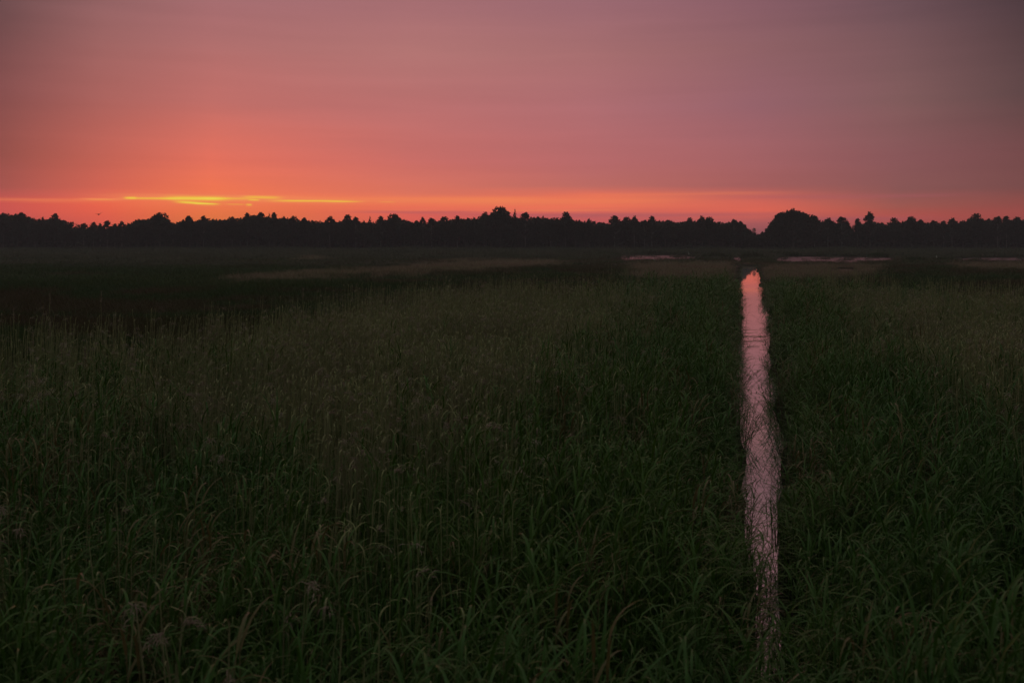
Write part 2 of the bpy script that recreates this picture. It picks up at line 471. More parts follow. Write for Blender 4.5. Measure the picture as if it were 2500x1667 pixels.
def upright_clump(r, nst, hmin, hmax, rs):
    """slender upright shoots, leaves hugging the stem with short hooked tips"""
    R = random.Random(rs); mb = MB()
    for _ in range(nst):
        a = R.uniform(0, 6.28); d = r * math.sqrt(R.random()); h = R.uniform(hmin, hmax); bx, by = d * math.cos(a), d * math.sin(a); la = R.uniform(0, 6.28); le = R.uniform(0, 0.06)
        tube(mb, [(bx, by, 0), (bx + le * math.cos(la), by + le * math.sin(la), h)], 0.0055, 0.003, 3)
        for i in range(R.randint(3, 5)):
            t = R.uniform(0.45, 1.0)
            ribbon(mb, (bx + le * t * math.cos(la), by + le * t * math.sin(la), h * t), R.uniform(0, 6.28), R.uniform(1.15, 1.5), R.uniform(0.2, 0.42), 0.013 * R.uniform(0.7, 1.3), R.uniform(0.3, 2.6), 5, R.uniform(-1, 1))
    return mb


def plume(mb, tip, ang, R, L=0.24, k=16):
    """drooping one-sided seed head"""
    tip = np.asarray(tip, float); hd = np.array([math.cos(ang), math.sin(ang), 0])
    for i in range(k):
        t = i / k
        c = tip + hd * (L * 0.55 * t ** 1.5) + np.array([0, 0, L * (0.55 * t - 0.75 * t * t)])
        ribbon(mb, c, ang + R.gauss(0, 0.9), R.uniform(-0.2, 0.7), R.uniform(0.05, 0.13) * (1.1 - 0.5 * t), 0.012, R.uniform(0.8, 2.0), 2, R.uniform(-1, 1))


def dry_clump(r, nst, hmin, hmax, rs, frac=0.16):
    R = random.Random(rs); st = MB(); pl = MB()
    for _ in range(nst):
        a = R.uniform(0, 6.28); d = r * math.sqrt(R.random()); h = R.uniform(hmin, hmax)
        la = R.gauss(0, 1.0); le = abs(R.gauss(0, 0.05)) * h
        bx, by = d * math.cos(a), d * math.sin(a)
        P = lambda t: (bx + le * math.cos(la) * t ** 2, by + le * math.sin(la) * t ** 2, h * t)
        tube(st, [P(t) for t in (0, 0.35, 0.7, 1.0)], 0.0065, 0.004, 3)
        if R.random() < 0.5:
            t = R.uniform(0.6, 0.95); ribbon(st, P(t), R.uniform(0, 6.28), R.uniform(0.2, 1.0), R.uniform(0.15, 0.35), 0.010, R.uniform(1.2, 2.8), 4, R.uniform(-1, 1))
        ribbon(st, P(1.0), R.gauss(0.2, 1.3), R.uniform(1.0, 1.5), R.uniform(0.08, 0.2), 0.014, R.uniform(1.5, 3.4), 5, R.uniform(-.5, .5))
        if R.random() < frac: plume(pl, P(1.0), la, R, R.uniform(0.16, 0.28), 14)
    return st, pl


def tussock(r, n, h, rs, w=0.010, sp=0.55, seg=4):
    R = random.Random(rs); mb = MB()
    for _ in range(n):
        a = R.uniform(0, 6.28); d = r * math.sqrt(R.random()) * 0.8
        ribbon(mb, (d * math.cos(a), d * math.sin(a), 0), R.uniform(0, 6.28), R.uniform(1.15, 1.52), h * R.uniform(0.6, 1.25), w * R.uniform(0.7, 1.3), R.uniform(0.2, 1.5) * sp, seg, R.uniform(-1, 1))
    return mb


def join_two(name, a, b, m1, m2):
    me = bpy.data.meshes.new(name)
    v = np.concatenate(a.v + b.v); f = a.f + [tuple(i + a.n for i in q) for q in b.f]
    me.from_pydata(v.tolist(), [], f); me.materials.append(m1); me.materials.append(m2)
    idx = [0] * len(a.f) + [1] * len(b.f); me.polygons.foreach_set('material_index', idx); me.update(); return me


def proto_col(name, meshes):
    c = bpy.data.collections.new(name)
    for i, me in enumerate(meshes):
        o = bpy.data.objects.new('%s_%02d' % (name, i), me); c.objects.link(o)
    return c


def scatter(name, col, pts, rot, scl, idx, label, cat):
    """one object: its points carry instances of the plants of a collection"""
    me = bpy.data.meshes.new(name); n = len(pts)
    me.vertices.add(n); me.vertices.foreach_set('co', np.asarray(pts, np.float32).reshape(-1))
    for nm, ty, dat in (('rot', 'FLOAT_VECTOR', rot), ('scl', 'FLOAT_VECTOR', scl)):
        at = me.attributes.new(nm, ty, 'POINT'); at.data.foreach_set('vector', np.asarray(dat, np.float32).reshape(-1))
    at = me.attributes.new('pick', 'INT', 'POINT'); at.data.foreach_set('value', np.asarray(idx, np.int32))
    me.update(); o = link(name, me)
    ng = bpy.data.node_groups.new(name, 'GeometryNodeTree')
    ng.interface.new_socket('Geometry', in_out='INPUT', socket_type='NodeSocketGeometry')
    ng.interface.new_socket('Geometry', in_out='OUTPUT', socket_type='NodeSocketGeometry')
    N = ng.nodes.new; L = ng.links.new
    gi = N('NodeGroupInput'); go = N('NodeGroupOutput'); ip = N('GeometryNodeInstanceOnPoints'); ci = N('GeometryNodeCollectionInfo')
    ci.inputs['Collection'].default_value = col; ci.inputs['Separate Children'].default_value = True; ci.inputs['Reset Children'].default_value = True
    ip.inputs['Pick Instance'].default_value = True

    def attr(nm, ty):
        a = N('GeometryNodeInputNamedAttribute'); a.data_type = ty; a.inputs['Name'].default_value = nm; return a.outputs['Attribute']
    L(gi.outputs[0], ip.inputs['Points']); L(ci.outputs[0], ip.inputs['Instance'])
    L(attr('pick', 'INT'), ip.inputs['Instance Index']); L(attr('rot', 'FLOAT_VECTOR'), ip.inputs['Rotation']); L(attr('scl', 'FLOAT_VECTOR'), ip.inputs['Scale'])
    L(ip.outputs[0], go.inputs[0])
    md = o.modifiers.new('plants', 'NODES'); md.node_group = ng
    return tag(o, label, cat, kind='stuff')


def field(y0, y1, dens, margin=4.0):
    """random points of the wedge the photograph sees, between two distances"""
    k = 0.56; area = (y1 ** 2 - y0 ** 2) * k + 2 * margin * (y1 - y0); n = int(area * dens)
    Y = np.sqrt(RNG.uniform(y0 ** 2, y1 ** 2, n)); X = RNG.uniform(-1, 1, n) * (Y * k + margin)
    return X, Y


def vnoise(X, Y, s, seed):
    """smooth value noise, 0..1"""
    r = np.random.default_rng(seed); T = r.random((64, 64))
    u = X / s + 100.3; v = Y / s + 57.7; i = np.floor(u).astype(int); j = np.floor(v).astype(int); fu = u - i; fv = v - j
    fu = fu * fu * (3 - 2 * fu); fv = fv * fv * (3 - 2 * fv)
    a = T[i % 64, j % 64]; b_ = T[(i + 1) % 64, j % 64]; c = T[i % 64, (j + 1) % 64]; d = T[(i + 1) % 64, (j + 1) % 64]
    return (a * (1 - fu) + b_ * fu) * (1 - fv) + (c * (1 - fu) + d * fu) * fv


def pxof(X, Y): return 1250 + X / Y * F


# tall reeds end along this line (photograph column -> distance)
E_PX = [-400, 0, 300, 600, 850, 1000, 1150, 1300, 1420, 1560, 1700, 1800, 1870, 1960, 2120, 2280, 2420, 2600, 2900]
E_Y = [19, 20, 21, 25, 31, 38, 44, 48, 53, 62, 66, 68, 68, 64, 58, 51, 44, 41, 40]


def reed_edge(X, Y):
    return np.interp(pxof(X, Y), E_PX, E_Y) * (0.86 + 0.3 * vnoise(X, Y, 6.0, 3))


def dry_weight(X, Y):
    """where last year's stalks stand thick: left and middle, and on the far right; not beside the ditch"""
    d = np.abs(X - ditch_c(Y))
    side = np.clip((d - 1.6) / 2.6, 0, 1)
    px = pxof(X, Y)
    left = np.interp(px, [0, 500, 900, 1250, 1500, 1700, 1800], [0.3, 0.55, 0.95, 0.8, 0.35, 0.1, 0.0])
    right = np.interp(px, [1850, 1950, 2050, 2200, 2500], [0.0, 0.25, 0.5, 0.4, 0.55])
    near = np.interp(Y, [5, 8, 12, 16], [0.25, 0.45, 0.8, 1.0])
    pat = 0.35 + 0.9 * vnoise(X, Y, 2.5, 5)
    return np.where(px < 1850, left, right) * side * pat * near


def pick(n, k): return RNG.integers(0, k, n)


def rotz(n): return np.stack([RNG.normal(0, 0.05, n), RNG.normal(0, 0.05, n), RNG.uniform(-0.8, 0.8, n)], 1)


def rotany(n): return np.stack([RNG.normal(0, 0.04, n), RNG.normal(0, 0.04, n), RNG.uniform(0, 6.28, n)], 1)


# --- green reeds
GR = proto_col('green_reed', [reed_clump(0.26, 9, 1.15, 1.75, 0.021, 100 + i, wind=0.45).mesh('green_reed', [M_green]) for i in range(8)] +
               [upright_clump(0.28, 16, 1.1, 1.75, 150 + i).mesh('green_reed', [M_green]) for i in range(8)])
PK = []
P, R_, S_ = [], [], []
for y0, y1, de, sw in ((4.2, 12, 15.0, 1.0), (12, 24, 12.0, 1.0), (24, 45, 7.0, 1.25), (45, 75, 3.2, 1.7), (75, 125, 1.4, 2.4)):
    X, Y = field(y0, y1, de)
    ok = ~wet(X, Y, 0.2) & (Y < reed_edge(X, Y) * (0.72 + 0.62 * RNG.random(len(X)) ** 1.6))
    X, Y = X[ok], Y[ok]; n = len(X)
    hs = np.clip(0.84 + 0.36 * vnoise(X, Y, 3.0, 9) + RNG.normal(0, 0.10, n), 0.55, 1.35)
    # lower next to the water and where they thin out
    hs *= np.clip(0.62 + 0.4 * (np.abs(X - ditch_c(Y)) - ditch_w(Y) / 2) / 1.0, 0.62, 1.0)
    hs *= np.clip((reed_edge(X, Y) - Y) / (0.12 * Y) * 0.3 + 0.75, 0.62, 1.0)
    dw = dry_weight(X, Y); up = RNG.random(n) < np.clip(dw * 1.5 + 0.28, 0, 0.96)
    PK.append(pick(n, 8) + 8 * up); hs = hs * (1 - 0.36 * up * np.interp(Y, [6, 14], [0.3, 1.0]))
    P.append(np.stack([X, Y, np.full(n, 0.18)], 1)); R_.append(rotz(n)); S_.append(np.stack([np.full(n, sw), np.full(n, sw), hs], 1))
P = np.concatenate(P); R_ = np.concatenate(R_); S_ = np.concatenate(S_)
scatter('green_reeds', GR, P, R_, S_, np.concatenate(PK), 'dense lush green reeds filling the marsh on both sides of the ditch', 'reeds')

# --- last year's dry stalks with plumes
DR = proto_col('dry_reed', [join_two('dry_reed', *dry_clump(0.3, 7, 1.5, 2.1, 300 + i), M_dry, M_plume) for i in range(8)])
P, R_, S_ = [], [], []
for y0, y1, de, sw in ((4.5, 24, 22.0, 1.0), (24, 45, 13.0, 1.1), (45, 90, 2.8, 1.3)):
    X, Y = field(y0, y1, de)
    ok = ~wet(X, Y, 0.4) & (Y < reed_edge(X, Y) * (0.75 + 0.7 * RNG.random(len(X)) ** 2.0)) & (RNG.random(len(X)) < dry_weight(X, Y))
    X, Y = X[ok], Y[ok]; n = len(X)
    hs = np.clip(0.92 + 0.16 * vnoise(X, Y, 3.0, 9) + RNG.normal(0, 0.05, n), 0.7, 1.2)
    P.append(np.stack([X, Y, np.full(n, 0.18)], 1)); R_.append(rotz(n)); S_.append(np.stack([np.full(n, sw), np.full(n, sw), hs], 1))
P = np.concatenate(P); R_ = np.concatenate(R_); S_ = np.concatenate(S_)
scatter('dry_reeds', DR, P, R_, S_, pick(len(P), 8), 'pale dry reed stalks with drooping seed plumes among the green reeds', 'dry reeds')

# --- reeds leaning over the water from both banks
def lean_clump(rs, n=4, lw=0.016):
    R = random.Random(rs); mb = MB()
    for _ in range(n):
        h = R.uniform(0.6, 1.35); ln = R.uniform(0.15, 0.75); by = R.uniform(-0.25, 0.25); bx = R.uniform(-0.12, 0.08); sy = R.gauss(0, 0.25)
        P = lambda t: np.array([bx + math.sin(ln) * h * t ** 1.3, by + sy * h * t, math.cos(ln) * h * t])
        tube(mb, [P(t) for t in (0, 0.4, 0.75, 1)], 0.005, 0.0025, 3)
        k = R.randint(3, 5)
        for i in range(k):
            t = 0.3 + 0.7 * i / (k - 1)
            ribbon(mb, P(t), R.gauss(0, 1.1), R.uniform(0.1, 1.1), R.uniform(0.22, 0.45), lw * R.uniform(0.7, 1.2), R.uniform(0.3, 1.6), 4, R.uniform(-1, 1))
    return mb.mesh('leaning_reed', [M_green])


LR = proto_col('leaning_reed', [lean_clump(500 + i) for i in range(8)] + [lean_clump(520 + i, 6, 0.026) for i in range(6)])
P, R_, S_, PK = [], [], [], []
y = 8.0
while y < ENDY - 3:
    for sd in (-1, 1):
        for _ in range(1):
            if RNG.random() < (1.0 if y < 30 else 0.75 if y < 70 else 0.4) * (0.35 + 0.95 * float(vnoise(np.array([y]), np.array([float(sd)]), 2.2 + y * 0.05, 91)[0])):
                yy_ = y + RNG.uniform(-0.2, 0.2)
                c = float(ditch_c(np.array(yy_))); w = float(np.interp(yy_, dY, dW)) / 2
                ins = RNG.uniform(-0.12, 0.05) if y > 22 else RNG.uniform(-0.2, 0.1)
                PK.append(int(RNG.integers(0, 8)) if yy_ < 20 or RNG.random() < 0.3 else int(RNG.integers(8, 14)))
                P.append((c + sd * (w + 0.05 + ins * (0.6 if y > 22 else 0.3)), yy_, 0.0))
                R_.append((0, 0, (0 if sd < 0 else math.pi) + RNG.normal(0, 0.5)))
                s = RNG.uniform(0.4, 0.95) * (0.9 if y > 18 else 0.8); wd = 1.0 if y < 40 else 1.3
                S_.append((s, s * wd, s))
    y += (0.20 if y < 14 else 0.27) + y * 0.006
scatter('leaning_reeds', LR, P, R_, S_, PK, 'thin dark reeds leaning out over the pink water from both banks', 'reeds')

# --- sedge meadow beyond the reeds
def zones(X, Y):
    """0 brown sedge, 1 dark green sedge, 2 pale sedge, 3 far green, 4 far pale"""
    px = pxof(X, Y) + RNG.normal(0, 18, len(X)); row = HY + (H - 0.5) * F / Y; row = row + RNG.normal(0, 1, len(X)) * (row - HY) * 0.045
    nz = vnoise(X, Y, 12.0, 21); nf = vnoise(X, Y, 5.0, 22)
    z = np.zeros(len(X), int)
    z[(px < 900) & (row < 702 + 14 * (nz - .5)) & (nz > 0.18)] = 1
    z[(nf > 0.62)] = 1
    z[(px > 1500) & (px < 2320) & (row > 655) & (nf > 0.25)] = 1
    z[row < 630] = 3
    z[(row >= 630) & (row < 650) & (px < 1000) & (nz > 0.35)] = 3
    # pale drifts
    d1 = np.interp(px, [540, 700, 900, 1100, 1390], [680, 672, 662, 648, 638]); th = np.interp(px, [540, 700, 900, 1100, 1300, 1400], [3, 7, 9, 13, 7, 0])
    z[(np.abs(row - d1) < th * (0.5 + nf)) & (px > 540) & (px < 1400)] = 2
    z[(px > 1540) & (px < 1806) & (row > 640) & (row < 680 - (1800 - px) * 0.02)] = 2
    z[(px > 1846) & (px < 2150) & (row > 645) & (row < 686 - (px - 1850) * 0.06)] = 2
    z[(px > 2340) & (row > 640) & (row < 655)] = 2
    z[(px > 720) & (px < 800) & (row > 624) & (row < 635)] = 2
    z[(row < 601.5 + 3 * nf) & (px < 1700) & (nz > 0.25)] = 4
    z[(row < 612) & (row > 603) & (px > 1300) & (px < 1620) & (nz > 0.5)] = 2
    return z


SB = proto_col('brown_sedge', [tussock(0.35, 46, 0.55, 700 + i).mesh('brown_sedge', [M_sedge]) for i in range(4)])
SD = proto_col('green_sedge', [tussock(0.35, 46, 0.55, 720 + i).mesh('green_sedge', [M_dgreen]) for i in range(4)])
SP = proto_col('pale_sedge', [tussock(0.35, 42, 0.55, 740 + i).mesh('pale_sedge', [M_pale]) for i in range(4)])
SF = proto_col('far_reed', [tussock(0.35, 40, 0.9, 760 + i, 0.016).mesh('far_reed', [M_far]) for i in range(4)])
SQ = proto_col('far_pale_reed', [tussock(0.35, 40, 0.9, 780 + i, 0.016).mesh('far_pale_reed', [M_farpale]) for i in range(4)])
XS, YS, WS = [], [], []
for y0, y1, de, sw in ((20, 50, 5.0, 1.1), (50, 90, 2.6, 1.7), (90, 160, 1.1, 2.6), (160, 260, 0.42, 4.2), (260, 392, 0.22, 6.0)):
    X, Y = field(y0, y1, de, 6)
    XS.append(X); YS.append(Y); WS.append(np.full(len(X), sw))
X = np.concatenate(XS); Y = np.concatenate(YS); W = np.concatenate(WS)
ok = ~wet(X, Y, 0.5) & (Y > reed_edge(X, Y) * 0.74)
for sgn in (-1, 1): ok &= ~wet(X + sgn * W * 0.3, Y, 0.3)
ok |= wet(X, Y, 0) & (Y > 170) & (vnoise(X, Y, 2.2, 88) > 0.86)
X, Y, W = X[ok], Y[ok], W[ok]; zn = zones(X, Y)
for k, (nm, col, lab, cat, hm) in enumerate((('brown_sedge', SB, 'low olive brown sedge in the dark middle distance', 'sedge', 1.0), ('green_sedge', SD, 'low dark green sedge in drifts beyond the reeds', 'sedge', 0.95),
                                    ('pale_sedge', SP, 'pale straw coloured sedge in drifts before the ponds', 'sedge', 1.05), ('far_reeds', SF, 'grey green reeds between the ponds and the wood', 'reeds', 1.15),
                                    ('far_pale_reeds', SQ, 'pale line of reeds along the foot of the wood', 'reeds', 1.7))):
    m = zn == k; n = int(m.sum())
    hs = hm * (0.75 + 0.5 * vnoise(X[m], Y[m], 9.0, 31)) * RNG.uniform(0.8, 1.2, n)
    if k >= 3: hs *= np.interp(Y[m], [150, 240, 300, 390], [0.6, 0.75, 1.1, 1.7])
    scatter(nm, col, np.stack([X[m], Y[m], np.full(n, 0.15)], 1), rotany(n), np.stack([W[m], W[m], hs], 1), pick(n, 4), lab, cat)

# ------------------------------------------------------------------ woodland edge
SK = [(-700, 530), (-400, 524), (-150, 530), (0, 523), (20, 521), (42, 520), (62, 527), (80, 532), (120, 533), (135, 528), (148, 533), (165, 539), (178, 552), (186, 556), (195, 556), (205, 553), (250, 554), (300, 552), (312, 545), (335, 536), (360, 532),
      (380, 526), (400, 529), (412, 541), (430, 542), (445, 537), (475, 535), (500, 530), (520, 536), (600, 529), (632, 520), (645, 527), (700, 531), (735, 536), (795, 540), (840, 536), (865, 533), (893, 543), (950, 533), (965, 529), (990, 536), (1025, 544), (1085, 536),
      (1130, 533), (1180, 527), (1196, 521), (1206, 514), (1238, 516), (1250, 530), (1262, 527), (1268, 534), (1300, 530), (1365, 531), (1385, 526), (1400, 535), (1480, 544), (1500, 536), (1545, 535), (1575, 542), (1600, 537), (1660, 542), (1685, 538), (1725, 533), (1745, 541),
      (1800, 541), (1815, 545), (1824, 553), (1833, 560), (1842, 566), (1850, 569), (1858, 569), (1868, 562), (1876, 550), (1886, 534), (1897, 522), (1910, 516), (1940, 511), (1965, 518), (1985, 526), (2003, 538), (2030, 540), (2065, 543), (2078, 556), (2088, 564), (2095, 550), (2110, 542), (2130, 538), (2160, 546),
      (2185, 540), (2260, 540), (2300, 545), (2360, 537), (2382, 529), (2405, 534), (2440, 536), (2500, 536), (2600, 530), (2800, 535), (3100, 528), (3500, 532)]
SKX = np.array([s[0] for s in SK]); SKY = np.array([s[1] for s in SK])


def leafquads(c, s, rng):
    n = len(c); a = rng.normal(size=(n, 3)); a /= np.linalg.norm(a, axis=1)[:, None]
    b2 = np.cross(a, rng.normal(size=(n, 3))); b2 /= np.linalg.norm(b2, axis=1)[:, None]
    s = np.asarray(s).reshape(-1, 1); a = a * s; b2 = b2 * s * 0.62
    return np.stack([c + a, c + b2, c - a, c - b2], 1)


rw = np.random.default_rng(5)
n = 190000
Yw = rw.uniform(408, 432, n); pxw = rw.uniform(-650, 3150, n)
top = H + (HY - np.interp(pxw, SKX, SKY) - 2.0) / F * Yw
top += 0.6 * np.sin(pxw * 0.11) * np.cos(Yw * 0.7)
top -= 0.2 + 1.0 * np.clip(vnoise((pxw - 1250) / F * Yw, Yw, 2.6, 77), 0, 1)
top += 1.1 * (vnoise((pxw - 1250) / F * Yw, Yw, 0.9, 78) - 0.5)
zw = top * (1 - rw.random(n) * 0.99)
c = np.stack([(pxw - 1250) / F * Yw, Yw, zw], 1)
Yl = rw.uniform(404, 420, 26000); pl_ = rw.uniform(-650, 3150, 26000)
c = np.concatenate([c, np.stack([(pl_ - 1250) / F * Yl, Yl, rw.uniform(0, 5, 26000)], 1)]); n += 26000
wood = link('woodland', quads_mesh('woodland', leafquads(c, rw.uniform(0.45, 0.95, n), rw), [M_tree]))
tag(wood, 'dark mass of woodland closing the marsh behind the front trees', 'woodland', kind='stuff')

# low scrub at the foot of the trees
n = 36000
Ys = rw.uniform(386, 400, n); pxs = rw.uniform(-500, 3000, n)
hs = 1.2 + 1.8 * np.clip(vnoise((pxs - 1250) / F * Ys, Ys * 0 + 5, 7.0, 44) - 0.15, 0, 1) + 0.6 * vnoise((pxs - 1250) / F * Ys, Ys, 1.5, 45)
c = np.stack([(pxs - 1250) / F * Ys, Ys, hs * rw.random(n) ** 0.7], 1)
scr = link('scrub', quads_mesh('scrub', leafquads(c, rw.uniform(0.2, 0.4, n), rw), [M_tree]))
tag(scr, 'low tangled scrub along the foot of the wood', 'scrub', kind='stuff')


def crown_mesh(name, lobes, n, leaf, rs, shell=0.55):
    """leaves gathered on lobes: (x, y, z, rx, ry, rz); unit-ish tree 10 m tall"""
    r = np.random.default_rng(rs); vol = np.array([l[3] * l[4] * l[5] for l in lobes]) ** 0.7; vol = vol / vol.sum()
    C_, S = [], []
    for l, v in zip(lobes, vol):
        k = int(n * v); d = r.normal(size=(k, 3)); d /= np.linalg.norm(d, axis=1)[:, None]
        rad = (shell + (1 - shell) * r.random(k) ** 0.6); rad *= 1 + 0.22 * np.sin(d[:, 0] * 5 + l[0]) * np.cos(d[:, 2] * 6 + l[2]) + r.normal(0, 0.05, k)
        C_.append(np.array(l[:3]) + d * rad[:, None] * np.array(l[3:])); S.append(r.uniform(0.6, 1.3, k) * leaf)
    return quads_mesh(name, leafquads(np.concatenate(C_), np.concatenate(S), r), [M_tree])


def lobes_round(R, n=16, w=3.6, z0=3.6, z1=9.0, cone=0.0):
    L = [(0, 0, (z0 + z1) / 2, w * 0.72, w * 0.72, (z1 - z0) * 0.52)]
    for _ in range(n):
        a = R.uniform(0, 6.28); t = R.random(); z = z0 + (z1 - z0) * t
        env = math.sqrt(max(0.05, 1 - (2 * t - 0.9) ** 2 * 0.8)) * (1 - cone * t); d = w * 0.72 * env * R.uniform(0.6, 1.1); s = R.uniform(0.75, 1.4) * (1 - 0.4 * cone * t)
        L.append((d * math.cos(a), d * math.sin(a), z, s, s, s * R.uniform(0.7, 1.0)))
    return L


def trunk_mesh(rs, h=8.5, r=0.16, limbs=9, top=9.8, spread=2.6, multi=1):
    R = random.Random(rs); mb = MB()
    for m in range(multi):
        ox = R.uniform(-0.5, 0.5) * (multi > 1); lx = R.uniform(-.5, .5)
        P = lambda t: np.array([ox + lx * t * t, R.uniform(-.05, .05), h * t])
        tube(mb, [P(t) for t in (0, 0.3, 0.6, 0.85, 1)], r, r * 0.25, 6)
        for _ in range(limbs):
            t = R.uniform(0.3, 0.95); p = np.array([ox + lx * t * t, 0, h * t]); a = R.uniform(0, 6.28); L = spread * R.uniform(0.5, 1.1) * (1.2 - 0.7 * t); up = R.uniform(0.3, 1.0) * L
            q = p + np.array([math.cos(a) * L, math.sin(a) * L, up]); mid = (p + q) / 2 + np.array([0, 0, -0.12 * L]); q[2] = min(q[2], top)
            tube(mb, [p, mid, q], r * 0.4 * (1.1 - 0.7 * t), 0.02, 4)
    return mb.mesh('trunk', [M_bark])


M_birch = veg_mat('birch_bark', (0.26, 0.24, 0.23), (0.16, 0.145, 0.135), (0.20, 0.18, 0.17), 0.8, 0.1, 0.0, 0.3)


def twig_trunk(rs, top=10.0, w=2.6):
    """sparse tree: fine twigs reaching through the crown"""
    R = random.Random(rs); mb = MB()
    tube(mb, [(0, 0, 0), (0.1, 0, top * .4), (-0.05, 0, top * .8), (0.05, 0, top)], 0.14, 0.03, 5)
    for _ in range(26):
        t = R.uniform(0.3, 0.95); p = np.array([0, 0, top * t]); a = R.uniform(0, 6.28); L = w * R.uniform(0.4, 1.0) * math.sqrt(max(0.03, 1 - t))
        q = p + np.array([math.cos(a) * L, math.sin(a) * L, min(R.uniform(0.5, 1.1) * L, (top - p[2]) * R.uniform(0.5, 1.0))])
        tube(mb, [p, (p + q) / 2 - np.array([0, 0, 0.1 * L]), q], 0.05, 0.02, 3)
    return mb.mesh('trunk', [M_birch])


KIND = {}
for i in range(3):
    R = random.Random(20 + i)
    KIND['round%d' % i] = (trunk_mesh(40 + i), crown_mesh('crown', lobes_round(R), 2300, 0.33, 60 + i), 7.6, 9.9)
for i in range(3):
    R = random.Random(120 + i)
    lo = [(R.uniform(-3.2, 3.2), R.uniform(-2, 2), R.uniform(3, 8.4 - abs(k - 6) * 0.1), R.uniform(.8, 1.8), R.uniform(.8, 1.8), R.uniform(.6, 1.5)) for k in range(20)] + [(0, 0, 5.4, 2.8, 2.2, 3.0)]
    KIND['lump%d' % i] = (trunk_mesh(140 + i, 8.0, 0.13, 8, 9, 2.6, 2), crown_mesh('crown', lo, 2200, 0.33, 160 + i), 8.0, 9.4)
for i in range(3):
    R = random.Random(220 + i)
    lo = []
    for k in range(34):
        t = (k / 33) ** 0.85; env = 2.5 * math.sqrt(max(0.03, 1 - (1.75 * t - 0.75) ** 2)) * (1 - 0.35 * t); a = R.uniform(0, 6.28); d = env * math.sqrt(R.random())
        lo.append((d * math.cos(a), d * math.sin(a), 3.4 + 6.2 * t, R.uniform(.45, .9), R.uniform(.45, .9), R.uniform(.35, .75)))
    KIND['sparse%d' % i] = (twig_trunk(240 + i), crown_mesh('crown', lo, 2300, 0.21, 260 + i, 0.1), 6.4, 10.1)
R = random.Random(321)
KIND['cone0'] = (trunk_mesh(340, 9.4, 0.13, 8, 9.6, 1.2), crown_mesh('crown', [(0, 0, 3 + 6.8 * t, 1.6 * (1.06 - t), 1.6 * (1.06 - t), 0.9) for t in np.linspace(0, 0.97, 12)], 1700, 0.24, 360, 0.4), 3.6, 10.0)
for i in range(2):
    R = random.Random(420 + i)
    lo = [(R.uniform(-3.6, 3.6), R.uniform(-2, 2), R.uniform(1, 7.6 - 0.0 * k), R.uniform(.9, 1.9), R.uniform(.9, 1.9), R.uniform(.8, 1.7)) for k in range(16)] + [(0, 0, 4, 3, 2.4, 3.6)]
    KIND['bush%d' % i] = (trunk_mesh(440 + i, 6, 0.12, 8, 8, 2.6, 3), crown_mesh('crown', lo, 2000, 0.33, 460 + i), 8.4, 8.9)
R = random.Random(520)
lo = [(0, 0, 5.2, 6.0, 4.2, 3.6)]
for k in range(46):
    a = R.uniform(0, math.pi); rr_ = R.uniform(0.72, 1.0)
    lo.append((math.cos(a) * 7.2 * rr_, R.uniform(-2.5, 2.5), 2.4 + math.sin(a) * 6.5 * rr_, R.uniform(.7, 1.3), R.uniform(.7, 1.3), R.uniform(.5, 1.0)))
KIND['dome0'] = (trunk_mesh(540, 7.0, 0.34, 16, 9, 5.0), crown_mesh('crown', lo, 9000, 0.26, 560, 0.5), 15.6, 9.7)

